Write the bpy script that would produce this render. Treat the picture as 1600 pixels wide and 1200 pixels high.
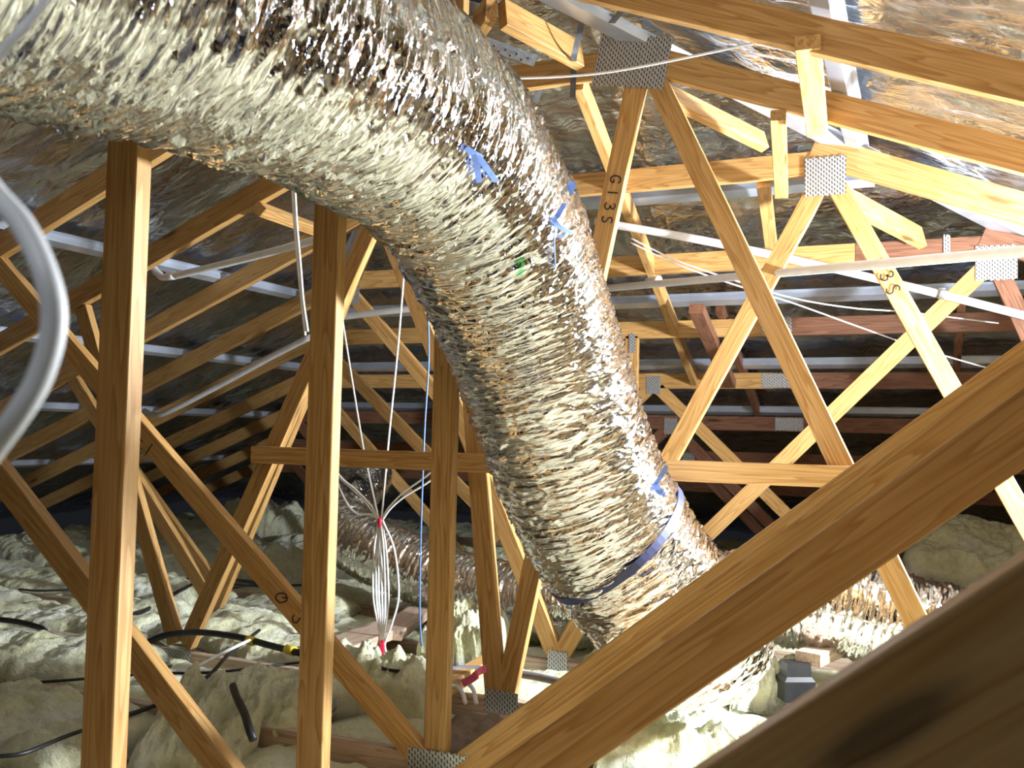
import bpy, math, random
import numpy as np
from mathutils import Vector, Matrix

random.seed(7)
for o in list(bpy.data.objects):
    bpy.data.objects.remove(o, do_unlink=True)
scn = bpy.context.scene
COL = scn.collection

# ------------------------------------------------------------------ camera
ZC = 1.02                     # eye height above the ceiling lining
F = 1450.0                    # focal length in pixels of a 1600 x 1200 frame
YAW, PITCH, ROLL = [math.radians(a) for a in (23.70844694, 2.84625684, 1.25300657)]

def cam_axes():
    cy, sy = math.cos(YAW), math.sin(YAW)
    f = np.array([-sy, cy, 0]); r = np.array([cy, sy, 0]); u = np.array([0, 0, 1.0])
    cp, sp = math.cos(PITCH), math.sin(PITCH)
    f2 = cp * f + sp * u; u2 = cp * u - sp * f
    cr, sr = math.cos(ROLL), math.sin(ROLL)
    return cr * r + sr * u2, cr * u2 - sr * r, f2
CR, CU, CF = cam_axes()
CAM = np.array([0, 0, ZC])
cd = bpy.data.cameras.new('camera'); cam = bpy.data.objects.new('camera', cd); COL.objects.link(cam)
cam.matrix_world = Matrix(((CR[0], CU[0], -CF[0], 0), (CR[1], CU[1], -CF[1], 0), (CR[2], CU[2], -CF[2], ZC), (0, 0, 0, 1)))
cd.sensor_width = 36; cd.lens = F / 1600 * 36; cd.clip_start = 0.02
cd.dof.use_dof = True; cd.dof.focus_distance = 2.6; cd.dof.aperture_fstop = 9.0
scn.camera = cam

# ------------------------------------------------------------------ world, lamp, exposure
w = bpy.data.worlds.new('attic_dark'); scn.world = w; w.use_nodes = True
w.node_tree.nodes['Background'].inputs[0].default_value = (0.75, 0.8, 1, 1)
w.node_tree.nodes['Background'].inputs[1].default_value = 0.012
def lamp(name, loc, power, radius, color):
    ld = bpy.data.lights.new(name, 'POINT'); ld.energy = power; ld.shadow_soft_size = radius; ld.color = color
    lo = bpy.data.objects.new(name, ld); COL.objects.link(lo); lo.location = loc
    return lo
# floodlight standing beyond the right edge of the frame, turned to the left
fd = bpy.data.lights.new('floodlight', 'AREA'); fd.shape = 'RECTANGLE'; fd.size = 0.16; fd.size_y = 0.12
fd.energy = 275; fd.color = (0.86, 0.93, 1.0)
fo = bpy.data.objects.new('floodlight', fd); COL.objects.link(fo); fo.location = (1.02, 3.26, ZC + 0.18)
fo.rotation_euler = Vector((-1.0, -0.50, 0.22)).to_track_quat('-Z', 'Y').to_euler()
lamp('near_fill', (-0.30, 0.0, ZC + 0.36), 2.1, 0.04, (0.85, 0.92, 1.0))  # added weak fill by the camera, brightens the near cable and beam
scn.view_settings.view_transform = 'Standard'; scn.view_settings.look = 'None'
scn.view_settings.exposure = 0.12; scn.view_settings.gamma = 1.0
scn.view_settings.use_curve_mapping = False

# ------------------------------------------------------------------ surveying helpers: sight lines to known planes
def ray(x, y):
    return CR * (x - 800) / F - CU * (y - 600) / F + CF
def onY(x, y, Y):
    v = ray(x, y); return CAM + v * (Y / v[1])
def onZ(x, y, z):
    v = ray(x, y); return CAM + v * (z / v[2])
def atD(x, y, d):
    return CAM + ray(x, y) * d
S = 0.6
X0 = -1.245                   # ridge line
def TY(k):                    # front face of truss k (0 = nearest)
    return (0.95 + k) * S
Z_, A_, B_, C_, T1, T2, T3, T4, T5, T6, T7, T8 = range(12)
PIT = 0.4                     # roof pitch (rise over run)
HIP = 0.394
RIDGE_LOW = 1.37              # lower chord edge at the ridge, above eye height
def roofZ(X):                 # underside of the foil, side slopes
    return ZC + RIDGE_LOW + 0.098 + 0.085 - PIT * abs(X - X0)
def hipZ(Y):
    return ZC + 1.301 + 0.11 - HIP * (Y - TY(T1))

# ------------------------------------------------------------------ numpy noise
_rng = np.random.RandomState(3)
_perm = np.concatenate([_rng.permutation(256)] * 3)
_ang = _rng.rand(256) * 2 * np.pi
_gx, _gy = np.cos(_ang), np.sin(_ang)
def pn(x, y):
    x = np.asarray(x, float); y = np.asarray(y, float)
    xi = np.floor(x).astype(int); yi = np.floor(y).astype(int)
    xf = x - xi; yf = y - yi; xi &= 255; yi &= 255
    u = xf * xf * xf * (xf * (xf * 6 - 15) + 10); v = yf * yf * yf * (yf * (yf * 6 - 15) + 10)
    def g(i, j, fx, fy):
        h = _perm[_perm[(xi + i) & 255] + ((yi + j) & 255)]
        return _gx[h] * fx + _gy[h] * fy
    a = g(0, 0, xf, yf); b = g(1, 0, xf - 1, yf); c = g(0, 1, xf, yf - 1); d = g(1, 1, xf - 1, yf - 1)
    return (a + u * (b - a)) * (1 - v) + (c + u * (d - c)) * v
def fbm(x, y, n=4):
    t = 0; a = 1.0
    for i in range(n):
        t = t + a * pn(x * 2 ** i + 17.3 * i, y * 2 ** i + 5.1 * i); a *= 0.5
    return t
def ridged(x, y):
    return 1 - 2.2 * np.abs(pn(x, y))

_jx, _jy, _tx, _ty = (_rng.rand(4, 65536) - 0.5)
def facets(x, y):
    """flat tilted patches of crumpled foil: jittered cells, each a little plane of its own"""
    x = np.asarray(x, float); y = np.asarray(y, float); xi = np.floor(x).astype(int); yi = np.floor(y).astype(int)
    best = np.full(x.shape, 9e9); out = np.zeros(x.shape)
    for i in (-1, 0, 1):
        for j in (-1, 0, 1):
            cx, cy = xi + i, yi + j; h = ((cx * 73856093) ^ (cy * 19349663)) & 65535
            dx = x - (cx + 0.5 + 0.85 * _jx[h]); dy = y - (cy + 0.5 + 0.85 * _jy[h]); d = dx * dx + dy * dy
            m = d < best; best = np.where(m, d, best); out = np.where(m, 2 * _tx[h] * dx + 1.1 * _ty[h] * dy, out)
    return out

# ------------------------------------------------------------------ materials
M = {}
def newmat(name):
    m = bpy.data.materials.new(name); m.use_nodes = True; M[name] = m
    nt = m.node_tree; b = nt.nodes['Principled BSDF']
    return m, nt, b
def N(nt, t, **kw):
    n = nt.nodes.new(t)
    for k, v in kw.items():
        setattr(n, k, v)
    return n
def ramp(nt, stops):
    r = N(nt, 'ShaderNodeValToRGB'); e = r.color_ramp.elements
    while len(e) < len(stops): e.new(0.5)
    for el, (p, c) in zip(e, stops):
        el.position = p; el.color = (c[0], c[1], c[2], 1) if not isinstance(c, (int, float)) else (c, c, c, 1)
    return r
def plain(name, col, rough=0.5, metal=0.0, noise=0.0, nscale=30.0, bump=0.0):
    m, nt, b = newmat(name)
    b.inputs['Base Color'].default_value = (*col, 1); b.inputs['Roughness'].default_value = rough; b.inputs['Metallic'].default_value = metal
    tc = N(nt, 'ShaderNodeTexCoord'); nz = N(nt, 'ShaderNodeTexNoise'); nz.inputs['Scale'].default_value = nscale; nz.inputs['Detail'].default_value = 4
    nt.links.new(tc.outputs['Object'], nz.inputs['Vector'])
    if noise:
        k = 1 - noise
        r = ramp(nt, [(0.3, [c * k for c in col]), (0.7, [min(1, c * (1 + noise * 0.4)) for c in col])])
        nt.links.new(nz.outputs['Fac'], r.inputs[0]); nt.links.new(r.outputs[0], b.inputs['Base Color'])
    if bump:
        bp = N(nt, 'ShaderNodeBump'); bp.inputs['Strength'].default_value = bump; bp.inputs['Distance'].default_value = 0.003
        nt.links.new(nz.outputs['Fac'], bp.inputs['Height']); nt.links.new(bp.outputs[0], b.inputs['Normal'])
    return m
def wood(name, light, mid, dark, rough=0.55):
    m, nt, b = newmat(name); L = nt.links.new
    tc = N(nt, 'ShaderNodeTexCoord'); oi = N(nt, 'ShaderNodeObjectInfo')
    off = N(nt, 'ShaderNodeVectorMath', operation='SCALE'); off.inputs[0].default_value = (37.0, 11.0, 23.0)
    L(oi.outputs['Random'], off.inputs['Scale'])
    add = N(nt, 'ShaderNodeVectorMath', operation='ADD'); L(tc.outputs['Object'], add.inputs[0]); L(off.outputs[0], add.inputs[1])
    # growth-ring figure, long along the board
    mp = N(nt, 'ShaderNodeMapping'); mp.inputs['Scale'].default_value = (0.9, 9, 14); L(add.outputs[0], mp.inputs[0])
    n1 = N(nt, 'ShaderNodeTexNoise'); n1.inputs['Scale'].default_value = 1.6; n1.inputs['Detail'].default_value = 2; L(mp.outputs[0], n1.inputs['Vector'])
    mul = N(nt, 'ShaderNodeMath', operation='MULTIPLY'); mul.inputs[1].default_value = 9.0; L(n1.outputs['Fac'], mul.inputs[0])
    fr = N(nt, 'ShaderNodeMath', operation='FRACT'); L(mul.outputs[0], fr.inputs[0])
    rr = ramp(nt, [(0.0, light), (0.55, mid), (0.9, dark), (1.0, light)]); L(fr.outputs[0], rr.inputs[0])
    # fine fibre
    mp2 = N(nt, 'ShaderNodeMapping'); mp2.inputs['Scale'].default_value = (5, 160, 160); L(add.outputs[0], mp2.inputs[0])
    n2 = N(nt, 'ShaderNodeTexNoise'); n2.inputs['Scale'].default_value = 1.0; n2.inputs['Detail'].default_value = 3; L(mp2.outputs[0], n2.inputs['Vector'])
    r2 = ramp(nt, [(0.3, 0.72), (0.65, 1.05)]); L(n2.outputs['Fac'], r2.inputs[0])
    mx = N(nt, 'ShaderNodeMix', data_type='RGBA', blend_type='MULTIPLY'); mx.inputs[0].default_value = 0.7
    L(rr.outputs[0], mx.inputs[6]); L(r2.outputs[0], mx.inputs[7])
    # knots
    mp3 = N(nt, 'ShaderNodeMapping'); mp3.inputs['Scale'].default_value = (2.1, 9, 9); L(add.outputs[0], mp3.inputs[0])
    vo = N(nt, 'ShaderNodeTexVoronoi'); vo.inputs['Scale'].default_value = 1.0; L(mp3.outputs[0], vo.inputs['Vector'])
    r3 = ramp(nt, [(0.0, 0.18), (0.07, 0.25), (0.12, 0.8), (0.16, 1.0)]); L(vo.outputs['Distance'], r3.inputs[0])
    mx2 = N(nt, 'ShaderNodeMix', data_type='RGBA', blend_type='MULTIPLY'); mx2.inputs[0].default_value = 0.85
    L(mx.outputs[2], mx2.inputs[6]); L(r3.outputs[0], mx2.inputs[7])
    # board to board variation
    hv = N(nt, 'ShaderNodeHueSaturation'); L(mx2.outputs[2], hv.inputs['Color'])
    mr = N(nt, 'ShaderNodeMapRange'); mr.inputs[3].default_value = 0.8; mr.inputs[4].default_value = 1.12; L(oi.outputs['Random'], mr.inputs[0]); L(mr.outputs[0], hv.inputs['Value'])
    L(hv.outputs[0], b.inputs['Base Color']); b.inputs['Roughness'].default_value = rough
    b.inputs['Specular IOR Level'].default_value = 0.35
    bp = N(nt, 'ShaderNodeBump'); bp.inputs['Strength'].default_value = 0.35; bp.inputs['Distance'].default_value = 0.002
    L(n2.outputs['Fac'], bp.inputs['Height']); L(bp.outputs[0], b.inputs['Normal'])
    return m
wood('pine', (0.60, 0.355, 0.135), (0.54, 0.305, 0.10), (0.43, 0.215, 0.06))
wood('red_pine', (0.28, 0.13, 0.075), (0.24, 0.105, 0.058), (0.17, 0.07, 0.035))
wood('grey_pine', (0.62, 0.47, 0.36), (0.55, 0.41, 0.31), (0.42, 0.28, 0.19), 0.7)

def plate_mat():
    m, nt, b = newmat('galvanised_plate'); L = nt.links.new
    tc = N(nt, 'ShaderNodeTexCoord'); sp = N(nt, 'ShaderNodeSeparateXYZ'); L(tc.outputs['Object'], sp.inputs[0])
    def ma(op, a, bb=None):
        n = N(nt, 'ShaderNodeMath', operation=op)
        for i, v in enumerate((a, bb)):
            if v is None: continue
            if isinstance(v, (int, float)): n.inputs[i].default_value = v
            else: L(v, n.inputs[i])
        return n.outputs[0]
    u = ma('MULTIPLY', sp.outputs[0], 1 / 0.0095); fu = ma('FRACT', ma('ADD', u, 100.0)); iu = ma('FLOOR', ma('ADD', u, 100.0))
    v = ma('ADD', ma('MULTIPLY', sp.outputs[2], 1 / 0.017), ma('MULTIPLY', iu, 0.5)); fv = ma('FRACT', ma('ADD', v, 100.0))
    du = ma('ABSOLUTE', ma('SUBTRACT', ma('ADD', fu, ma('MULTIPLY', ma('SUBTRACT', fv, 0.5), 0.35)), 0.5)); dv = ma('ABSOLUTE', ma('SUBTRACT', fv, 0.5))
    slot = ma('MULTIPLY', ma('LESS_THAN', du, 0.2), ma('LESS_THAN', dv, 0.3))
    nz = N(nt, 'ShaderNodeTexNoise'); nz.inputs['Scale'].default_value = 90; L(tc.outputs['Object'], nz.inputs['Vector'])
    r = ramp(nt, [(0.3, 0.42), (0.7, 0.6)]); L(nz.outputs['Fac'], r.inputs[0])
    mx = N(nt, 'ShaderNodeMix', data_type='RGBA'); L(slot, mx.inputs[0]); L(r.outputs[0], mx.inputs[6]); mx.inputs[7].default_value = (0.05, 0.045, 0.04, 1)
    L(mx.outputs[2], b.inputs['Base Color']); b.inputs['Metallic'].default_value = 0.55; b.inputs['Roughness'].default_value = 0.5
    bp = N(nt, 'ShaderNodeBump', invert=True); bp.inputs['Strength'].default_value = 0.8; bp.inputs['Distance'].default_value = 0.003
    L(slot, bp.inputs['Height']); L(bp.outputs[0], b.inputs['Normal'])
plate_mat()

def duct_mat():
    m, nt, b = newmat('duct_foil'); L = nt.links.new
    uv = N(nt, 'ShaderNodeUVMap'); uv.uv_map = 'UVMap'
    b.inputs['Metallic'].default_value = 1.0; b.inputs['Roughness'].default_value = 0.075
    # scattered green smudges
    nz = N(nt, 'ShaderNodeTexNoise'); nz.inputs['Scale'].default_value = 7; nz.inputs['Detail'].default_value = 3; L(uv.outputs[0], nz.inputs['Vector'])
    r = ramp(nt, [(0.0, (0.84, 0.84, 0.84)), (0.705, (0.84, 0.84, 0.84)), (0.73, (0.25, 0.62, 0.36))]); L(nz.outputs['Fac'], r.inputs[0])
    L(r.outputs[0], b.inputs['Base Color'])
    mp = N(nt, 'ShaderNodeMapping'); mp.inputs['Scale'].default_value = (95, 11, 1); mp.inputs['Rotation'].default_value = (0, 0, 0.12); L(uv.outputs[0], mp.inputs[0])
    vo = N(nt, 'ShaderNodeTexNoise'); vo.inputs['Scale'].default_value = 1.0; vo.inputs['Detail'].default_value = 4; vo.inputs['Distortion'].default_value = 0.6; L(mp.outputs[0], vo.inputs['Vector'])
    mp2 = N(nt, 'ShaderNodeMapping'); mp2.inputs['Scale'].default_value = (110, 60, 1); L(uv.outputs[0], mp2.inputs[0])
    v2 = N(nt, 'ShaderNodeTexVoronoi'); v2.inputs['Scale'].default_value = 1.0; L(mp2.outputs[0], v2.inputs['Vector'])
    b1 = N(nt, 'ShaderNodeBump'); b1.inputs['Strength'].default_value = 0.9; b1.inputs['Distance'].default_value = 0.0055; L(vo.outputs['Fac'], b1.inputs['Height'])
    b2 = N(nt, 'ShaderNodeBump'); b2.inputs['Strength'].default_value = 0.3; b2.inputs['Distance'].default_value = 0.0018; L(v2.outputs['Distance'], b2.inputs['Height'])
    L(b1.outputs[0], b2.inputs['Normal']); L(b2.outputs[0], b.inputs['Normal'])
duct_mat()

def roof_foil_mat():
    m, nt, b = newmat('roof_foil'); L = nt.links.new
    uv = N(nt, 'ShaderNodeUVMap'); uv.uv_map = 'UVMap'
    b.inputs['Metallic'].default_value = 1.0
    nz = N(nt, 'ShaderNodeTexNoise'); nz.inputs['Scale'].default_value = 2.0; nz.inputs['Detail'].default_value = 5; L(uv.outputs[0], nz.inputs['Vector'])
    r = ramp(nt, [(0.3, (0.42, 0.42, 0.42)), (0.7, (0.60, 0.60, 0.60))]); L(nz.outputs['Fac'], r.inputs[0]); L(r.outputs[0], b.inputs['Base Color'])
    rr = ramp(nt, [(0.35, 0.16), (0.7, 0.3)]); L(nz.outputs['Fac'], rr.inputs[0]); L(rr.outputs[0], b.inputs['Roughness'])
    mp = N(nt, 'ShaderNodeMapping'); mp.inputs['Scale'].default_value = (9, 17, 1); L(uv.outputs[0], mp.inputs[0])
    n2 = N(nt, 'ShaderNodeTexNoise'); n2.inputs['Scale'].default_value = 1.0; n2.inputs['Detail'].default_value = 3.5; n2.inputs['Distortion'].default_value = 0.8; L(mp.outputs[0], n2.inputs['Vector'])
    bp = N(nt, 'ShaderNodeBump'); bp.inputs['Strength'].default_value = 0.8; bp.inputs['Distance'].default_value = 0.02; L(n2.outputs['Fac'], bp.inputs['Height'])
    L(bp.outputs[0], b.inputs['Normal'])
roof_foil_mat()

def fluff_mat(name, light, mid, dirt):
    m, nt, b = newmat(name); L = nt.links.new
    tc = N(nt, 'ShaderNodeTexCoord'); geo = N(nt, 'ShaderNodeNewGeometry')
    n1 = N(nt, 'ShaderNodeTexNoise'); n1.inputs['Scale'].default_value = 5; n1.inputs['Detail'].default_value = 5; L(geo.outputs['Position'], n1.inputs['Vector'])
    r = ramp(nt, [(0.28, dirt), (0.42, mid), (0.6, light), (0.75, (min(1, light[0] * 1.05), min(1, light[1] * 1.05), light[2] * 1.25))]); L(n1.outputs['Fac'], r.inputs[0])
    n2 = N(nt, 'ShaderNodeTexNoise'); n2.inputs['Scale'].default_value = 34; n2.inputs['Detail'].default_value = 9; n2.inputs['Roughness'].default_value = 0.65; L(geo.outputs['Position'], n2.inputs['Vector'])
    r2 = ramp(nt, [(0.3, 0.75), (0.55, 1.0)]); L(n2.outputs['Fac'], r2.inputs[0])
    mx = N(nt, 'ShaderNodeMix', data_type='RGBA', blend_type='MULTIPLY'); mx.inputs[0].default_value = 0.6; L(r.outputs[0], mx.inputs[6]); L(r2.outputs[0], mx.inputs[7])
    L(mx.outputs[2], b.inputs['Base Color']); b.inputs['Roughness'].default_value = 0.95; b.inputs['Specular IOR Level'].default_value = 0.05
    b.inputs['Sheen Weight'].default_value = 0.15
    bp = N(nt, 'ShaderNodeBump'); bp.inputs['Strength'].default_value = 0.9; bp.inputs['Distance'].default_value = 0.022; L(n2.outputs['Fac'], bp.inputs['Height']); L(bp.outputs[0], b.inputs['Normal'])
fluff_mat('glasswool', (0.77, 0.78, 0.60), (0.74, 0.74, 0.47), (0.52, 0.50, 0.38))
fluff_mat('old_batt', (0.34, 0.26, 0.2), (0.24, 0.17, 0.13), (0.07, 0.05, 0.04))
plain('steel_batten', (0.60, 0.66, 0.78), 0.38, 0.7, 0.15, 12)
plain('galvanised_strap', (0.45, 0.47, 0.5), 0.4, 0.8, 0.3, 60)
plain('dark_strap', (0.16, 0.16, 0.17), 0.5, 0.6, 0.2, 60)
plain('white_pvc', (0.80, 0.80, 0.82), 0.35, 0, 0.08, 20)
plain('white_cable', (0.85, 0.85, 0.85), 0.45, 0, 0.05, 30)
plain('grey_conduit', (0.2, 0.2, 0.22), 0.45, 0, 0.2, 30)
plain('black_rubber', (0.015, 0.015, 0.018), 0.45, 0, 0.3, 40)
plain('yellow_band', (0.8, 0.62, 0.04), 0.45, 0, 0.15, 60)
plain('red_tape', (0.65, 0.015, 0.06), 0.4, 0, 0.2, 60)
plain('pink_ribbon', (0.75, 0.12, 0.25), 0.4, 0, 0.2, 60)
plain('blue_tie', (0.22, 0.36, 0.85), 0.35, 0, 0.25, 40)
plain('navy_strap', (0.05, 0.06, 0.16), 0.5, 0, 0.3, 50)
plain('blue_cable', (0.12, 0.22, 0.5), 0.4, 0, 0.2, 40)
plain('ceiling_board', (0.45, 0.4, 0.36), 0.9, 0, 0.4, 6, 0.3)
plain('ink', (0.012, 0.01, 0.012), 0.5)

# ------------------------------------------------------------------ mesh helpers
def tag(o, label=None, cat=None, group=None, kind=None):
    if label: o['label'] = label
    if cat: o['category'] = cat
    if group: o['group'] = group
    if kind: o['kind'] = kind
    return o
def empty(name, loc, label=None, cat=None, group=None, kind=None):
    o = bpy.data.objects.new(name, None); COL.objects.link(o); o.location = loc; o.empty_display_size = 0.05
    return tag(o, label, cat, group, kind)
def link(name, verts, faces, mat, parent=None, smooth=False, matrix=None, uvs=None):
    me = bpy.data.meshes.new(name)
    me.from_pydata(verts, [], faces)
    if uvs is not None:
        lay = me.uv_layers.new(name='UVMap')
        idx = np.empty(len(me.loops), int); me.loops.foreach_get('vertex_index', idx)
        lay.data.foreach_set('uv', np.asarray(uvs, np.float32)[idx].ravel())
    if smooth:
        me.polygons.foreach_set('use_smooth', [True] * len(me.polygons))
    me.materials.append(M[mat]); me.update()
    o = bpy.data.objects.new(name, me); COL.objects.link(o)
    if matrix is not None: o.matrix_world = matrix
    if parent is not None:
        o.parent = parent; o.matrix_parent_inverse = parent_matrix(parent).inverted()
    return o
def parent_matrix(p):
    m = p.matrix_basis.copy()
    q = p
    while q.parent is not None:
        m = q.parent.matrix_basis @ q.matrix_parent_inverse @ m if False else m
        q = q.parent
    return world_of(p)
def world_of(o):
    if o.parent is None: return o.matrix_basis.copy()
    return world_of(o.parent) @ o.matrix_parent_inverse @ o.matrix_basis

def frame(p0, p1, hint):
    """matrix at p0 with x along p0-p1, y closest to hint"""
    p0 = Vector(p0); p1 = Vector(p1); x = (p1 - p0); L = x.length; x.normalize()
    y = Vector(hint); y = (y - x * y.dot(x)).normalized(); z = x.cross(y)
    return Matrix(((x.x, y.x, z.x, p0.x), (x.y, y.y, z.y, p0.y), (x.z, y.z, z.z, p0.z), (0, 0, 0, 1))), L
def prism(L, w, t, c=0.0018, y0=0.0, cut0=0.0, cut1=0.0):
    """chamfered board: x 0..L, y y0..y0+t, z -w/2..w/2; cut0/cut1 skew the ends (dx per z)"""
    h = w / 2; a = y0; b = y0 + t
    ring = [(a, -h + c), (a + c, -h), (b - c, -h), (b, -h + c), (b, h - c), (b - c, h), (a + c, h), (a, h - c)]
    v = [(0 + cut0 * z, y, z) for y, z in ring] + [(L + cut1 * z, y, z) for y, z in ring]
    f = [(i, (i + 1) % 8, (i + 1) % 8 + 8, i + 8) for i in range(8)] + [tuple(range(7, -1, -1)), tuple(range(8, 16))]
    f = [tuple(reversed(q)) for q in f]
    return v, f
def board(name, p0, p1, w, t, mat, parent=None, hint=(0, 1, 0), y0=0.0, cut0=0.0, cut1=0.0):
    m, L = frame(p0, p1, hint)
    v, f = prism(L, w, t, 0.0018, y0, cut0, cut1)
    return link(name, v, f, mat, parent, False, m)
def smooth_path(pts, n=8):
    P = [np.array(p, float) for p in pts]
    if len(P) < 3:
        return [P[0] + (P[-1] - P[0]) * i / n for i in range(n + 1)]
    P = [2 * P[0] - P[1]] + P + [2 * P[-1] - P[-2]]
    out = []
    for i in range(1, len(P) - 2):
        for k in range(n):
            t = k / n
            out.append(0.5 * (2 * P[i] + (P[i + 1] - P[i - 1]) * t + (2 * P[i - 1] - 5 * P[i] + 4 * P[i + 1] - P[i + 2]) * t * t + (3 * P[i] - P[i - 1] - 3 * P[i + 1] + P[i + 2]) * t ** 3))
    out.append(P[-2]); return out
def frames(path):
    P = np.array(path); T = np.gradient(P, axis=0); T /= np.linalg.norm(T, axis=1)[:, None]
    u = np.cross(T[0], (0, 0, 1.0))
    if np.linalg.norm(u) < 1e-3: u = np.array([1.0, 0, 0])
    U = []
    for t in T:
        u = u - t * np.dot(u, t); u /= np.linalg.norm(u); U.append(u.copy())
    U = np.array(U); V = np.cross(T, U)
    return P, T, U, V
def tube(name, pts, r, mat, parent=None, seg=10, n=8, sm=True):
    path = smooth_path(pts, n) if sm else [np.array(p, float) for p in pts]
    P, T, U, V = frames(path); v = []; f = []
    base = np.array(P[0])
    for i in range(len(P)):
        for k in range(seg):
            a = 2 * math.pi * k / seg
            v.append(tuple(P[i] - base + r * (math.cos(a) * U[i] + math.sin(a) * V[i])))
    for i in range(len(P) - 1):
        for k in range(seg):
            f.append((i * seg + k, i * seg + (k + 1) % seg, (i + 1) * seg + (k + 1) % seg, (i + 1) * seg + k))
    f.append(tuple(range(seg - 1, -1, -1))); f.append(tuple(range((len(P) - 1) * seg, len(P) * seg)))
    return link(name, v, f, mat, parent, True, Matrix.Translation(Vector(base)))
def ribbon(name, pts, wdir, w, t, mat, parent=None, n=8):
    """flat strap following pts: width along wdir, thickness t"""
    path = smooth_path(pts, n); P, T, U, V = frames(path); wd = np.array(wdir, float); v = []; f = []
    base = P[0]
    for i in range(len(P)):
        a = wd - T[i] * np.dot(wd, T[i]); a /= np.linalg.norm(a); b = np.cross(T[i], a)
        for s1, s2 in ((-1, -1), (1, -1), (1, 1), (-1, 1)):
            v.append(tuple(P[i] - base + a * s1 * w / 2 + b * s2 * t / 2))
    for i in range(len(P) - 1):
        for k in range(4):
            f.append((i * 4 + k, i * 4 + (k + 1) % 4, (i + 1) * 4 + (k + 1) % 4, (i + 1) * 4 + k))
    f.append((3, 2, 1, 0)); f.append(tuple(range(len(P) * 4 - 4, len(P) * 4)))
    return link(name, v, f, mat, parent, False, Matrix.Translation(Vector(base)))
def grid_faces(nu, nv, wrap=False):
    i = np.arange(nu - 1)[:, None]; j = np.arange(nv if wrap else nv - 1)[None, :]
    j2 = (j + 1) % nv
    a = i * nv + j; b = i * nv + j2; c = (i + 1) * nv + j2; d = (i + 1) * nv + j
    return np.stack([a, b, c, d], -1).reshape(-1, 4)
def np_mesh(name, V, Fq, mat, parent=None, smooth=True, uv=None, loc=None, kind=None):
    V = np.asarray(V, np.float32)
    if loc is not None: V = V - np.asarray(loc, np.float32)
    me = bpy.data.meshes.new(name); me.vertices.add(len(V)); me.vertices.foreach_set('co', V.ravel())
    nf = len(Fq); me.loops.add(nf * 4); me.loops.foreach_set('vertex_index', np.asarray(Fq, np.int32).ravel())
    me.polygons.add(nf); me.polygons.foreach_set('loop_start', np.arange(nf, dtype=np.int32) * 4)
    me.update(calc_edges=True)
    if uv is not None:
        lay = me.uv_layers.new(name='UVMap'); lay.data.foreach_set('uv', np.asarray(uv, np.float32)[np.asarray(Fq).ravel()].ravel())
    if smooth: me.polygons.foreach_set('use_smooth', np.ones(nf, bool))
    me.materials.append(M[mat]); me.validate()
    o = bpy.data.objects.new(name, me); COL.objects.link(o)
    if loc is not None: o.location = tuple(float(c) for c in loc)
    if parent is not None:
        o.parent = parent; o.matrix_parent_inverse = world_of(parent).inverted()
    if kind: o['kind'] = kind
    return o

# ================================================================== THE SETTING
XL, XR, YN, YF = -7.2, 3.4, -1.4, 8.9
o = link('floor', [(XL, YN, 0), (XR, YN, 0), (XR, YF, 0), (XL, YF, 0), (XL, YN, -0.02), (XR, YN, -0.02), (XR, YF, -0.02), (XL, YF, -0.02)],
         [(0, 1, 2, 3), (7, 6, 5, 4), (0, 4, 5, 1), (1, 5, 6, 2), (2, 6, 7, 3), (3, 7, 4, 0)], 'ceiling_board')
tag(o, 'dusty lining boards under the insulation', None, None, 'structure')

def foil(name, side, label):
    if side in ('left', 'right'):
        sg = -1 if side == 'left' else 1
        na, nb = 300, 520
        a = np.linspace(0, 6.0 if side == 'left' else 4.6, na)     # run from the ridge
        b = np.linspace(YN, YF, nb)                                # along the ridge
        Aa, Bb = np.meshgrid(a, b, indexing='ij')
        X = X0 + sg * Aa
        # the hip plane cuts the slope short
        zs = ZC + RIDGE_LOW + 0.098 + 0.085 - PIT * Aa
        d = 0.016 * pn(Aa / 0.5, Bb / 0.22) + 0.011 * ridged(Aa / 0.30 + 0.6 * Bb, Bb / 0.10) + 0.006 * ridged(Aa / 0.14, Bb / 0.055 + 7)
        d -= 0.018 * np.abs(np.sin(np.pi * (Bb - TY(C_)) / S))
        z = zs + d
        zh = hipZ(Bb) + 0.03
        z = np.minimum(z, zh + 0.0)
        keep = (zs < zh + 0.15)
        V = np.stack([X, Bb, z], -1).reshape(-1, 3); uv = np.stack([Aa, Bb], -1).reshape(-1, 2)
        Fq = grid_faces(na, nb)
        Fq = Fq[keep.reshape(-1)[Fq].all(1)]
        if side == 'right': Fq = Fq
        else: Fq = Fq[:, ::-1]
    else:
        na, nb = 420, 400
        b = np.linspace(TY(T1) - 0.6, YF, nb); a = np.linspace(-1, 1, na)
        Aa, Bb = np.meshgrid(a, b, indexing='ij')
        half = np.clip((Bb - TY(T1)) * HIP / PIT + 0.42, 0.0, 99)
        X = X0 + Aa * half
        z = hipZ(Bb) + 0.022 * pn(X / 0.35, Bb / 0.3) + 0.014 * ridged(X / 0.16 + Bb, Bb / 0.2) + 0.006 * ridged(X / 0.06, Bb / 0.11 + 3)
        z = np.minimum(z, ZC + RIDGE_LOW + 0.19 - PIT * np.abs(X - X0) + 0.02)
        V = np.stack([X, Bb, z], -1).reshape(-1, 3); uv = np.stack([X, Bb], -1).reshape(-1, 2); Fq = grid_faces(na, nb)
    o = np_mesh(name, V, Fq, 'roof_foil', uv=uv)
    tag(o, label, None, None, 'structure')
foil('ceiling_left', 'left', 'wrinkled silver foil sarking under the left roof slope')
foil('ceiling_right', 'right', 'bright silver foil sarking under the right roof slope')
foil('ceiling_end', 'end', 'crumpled silver foil sarking under the hip end slope')

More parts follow.
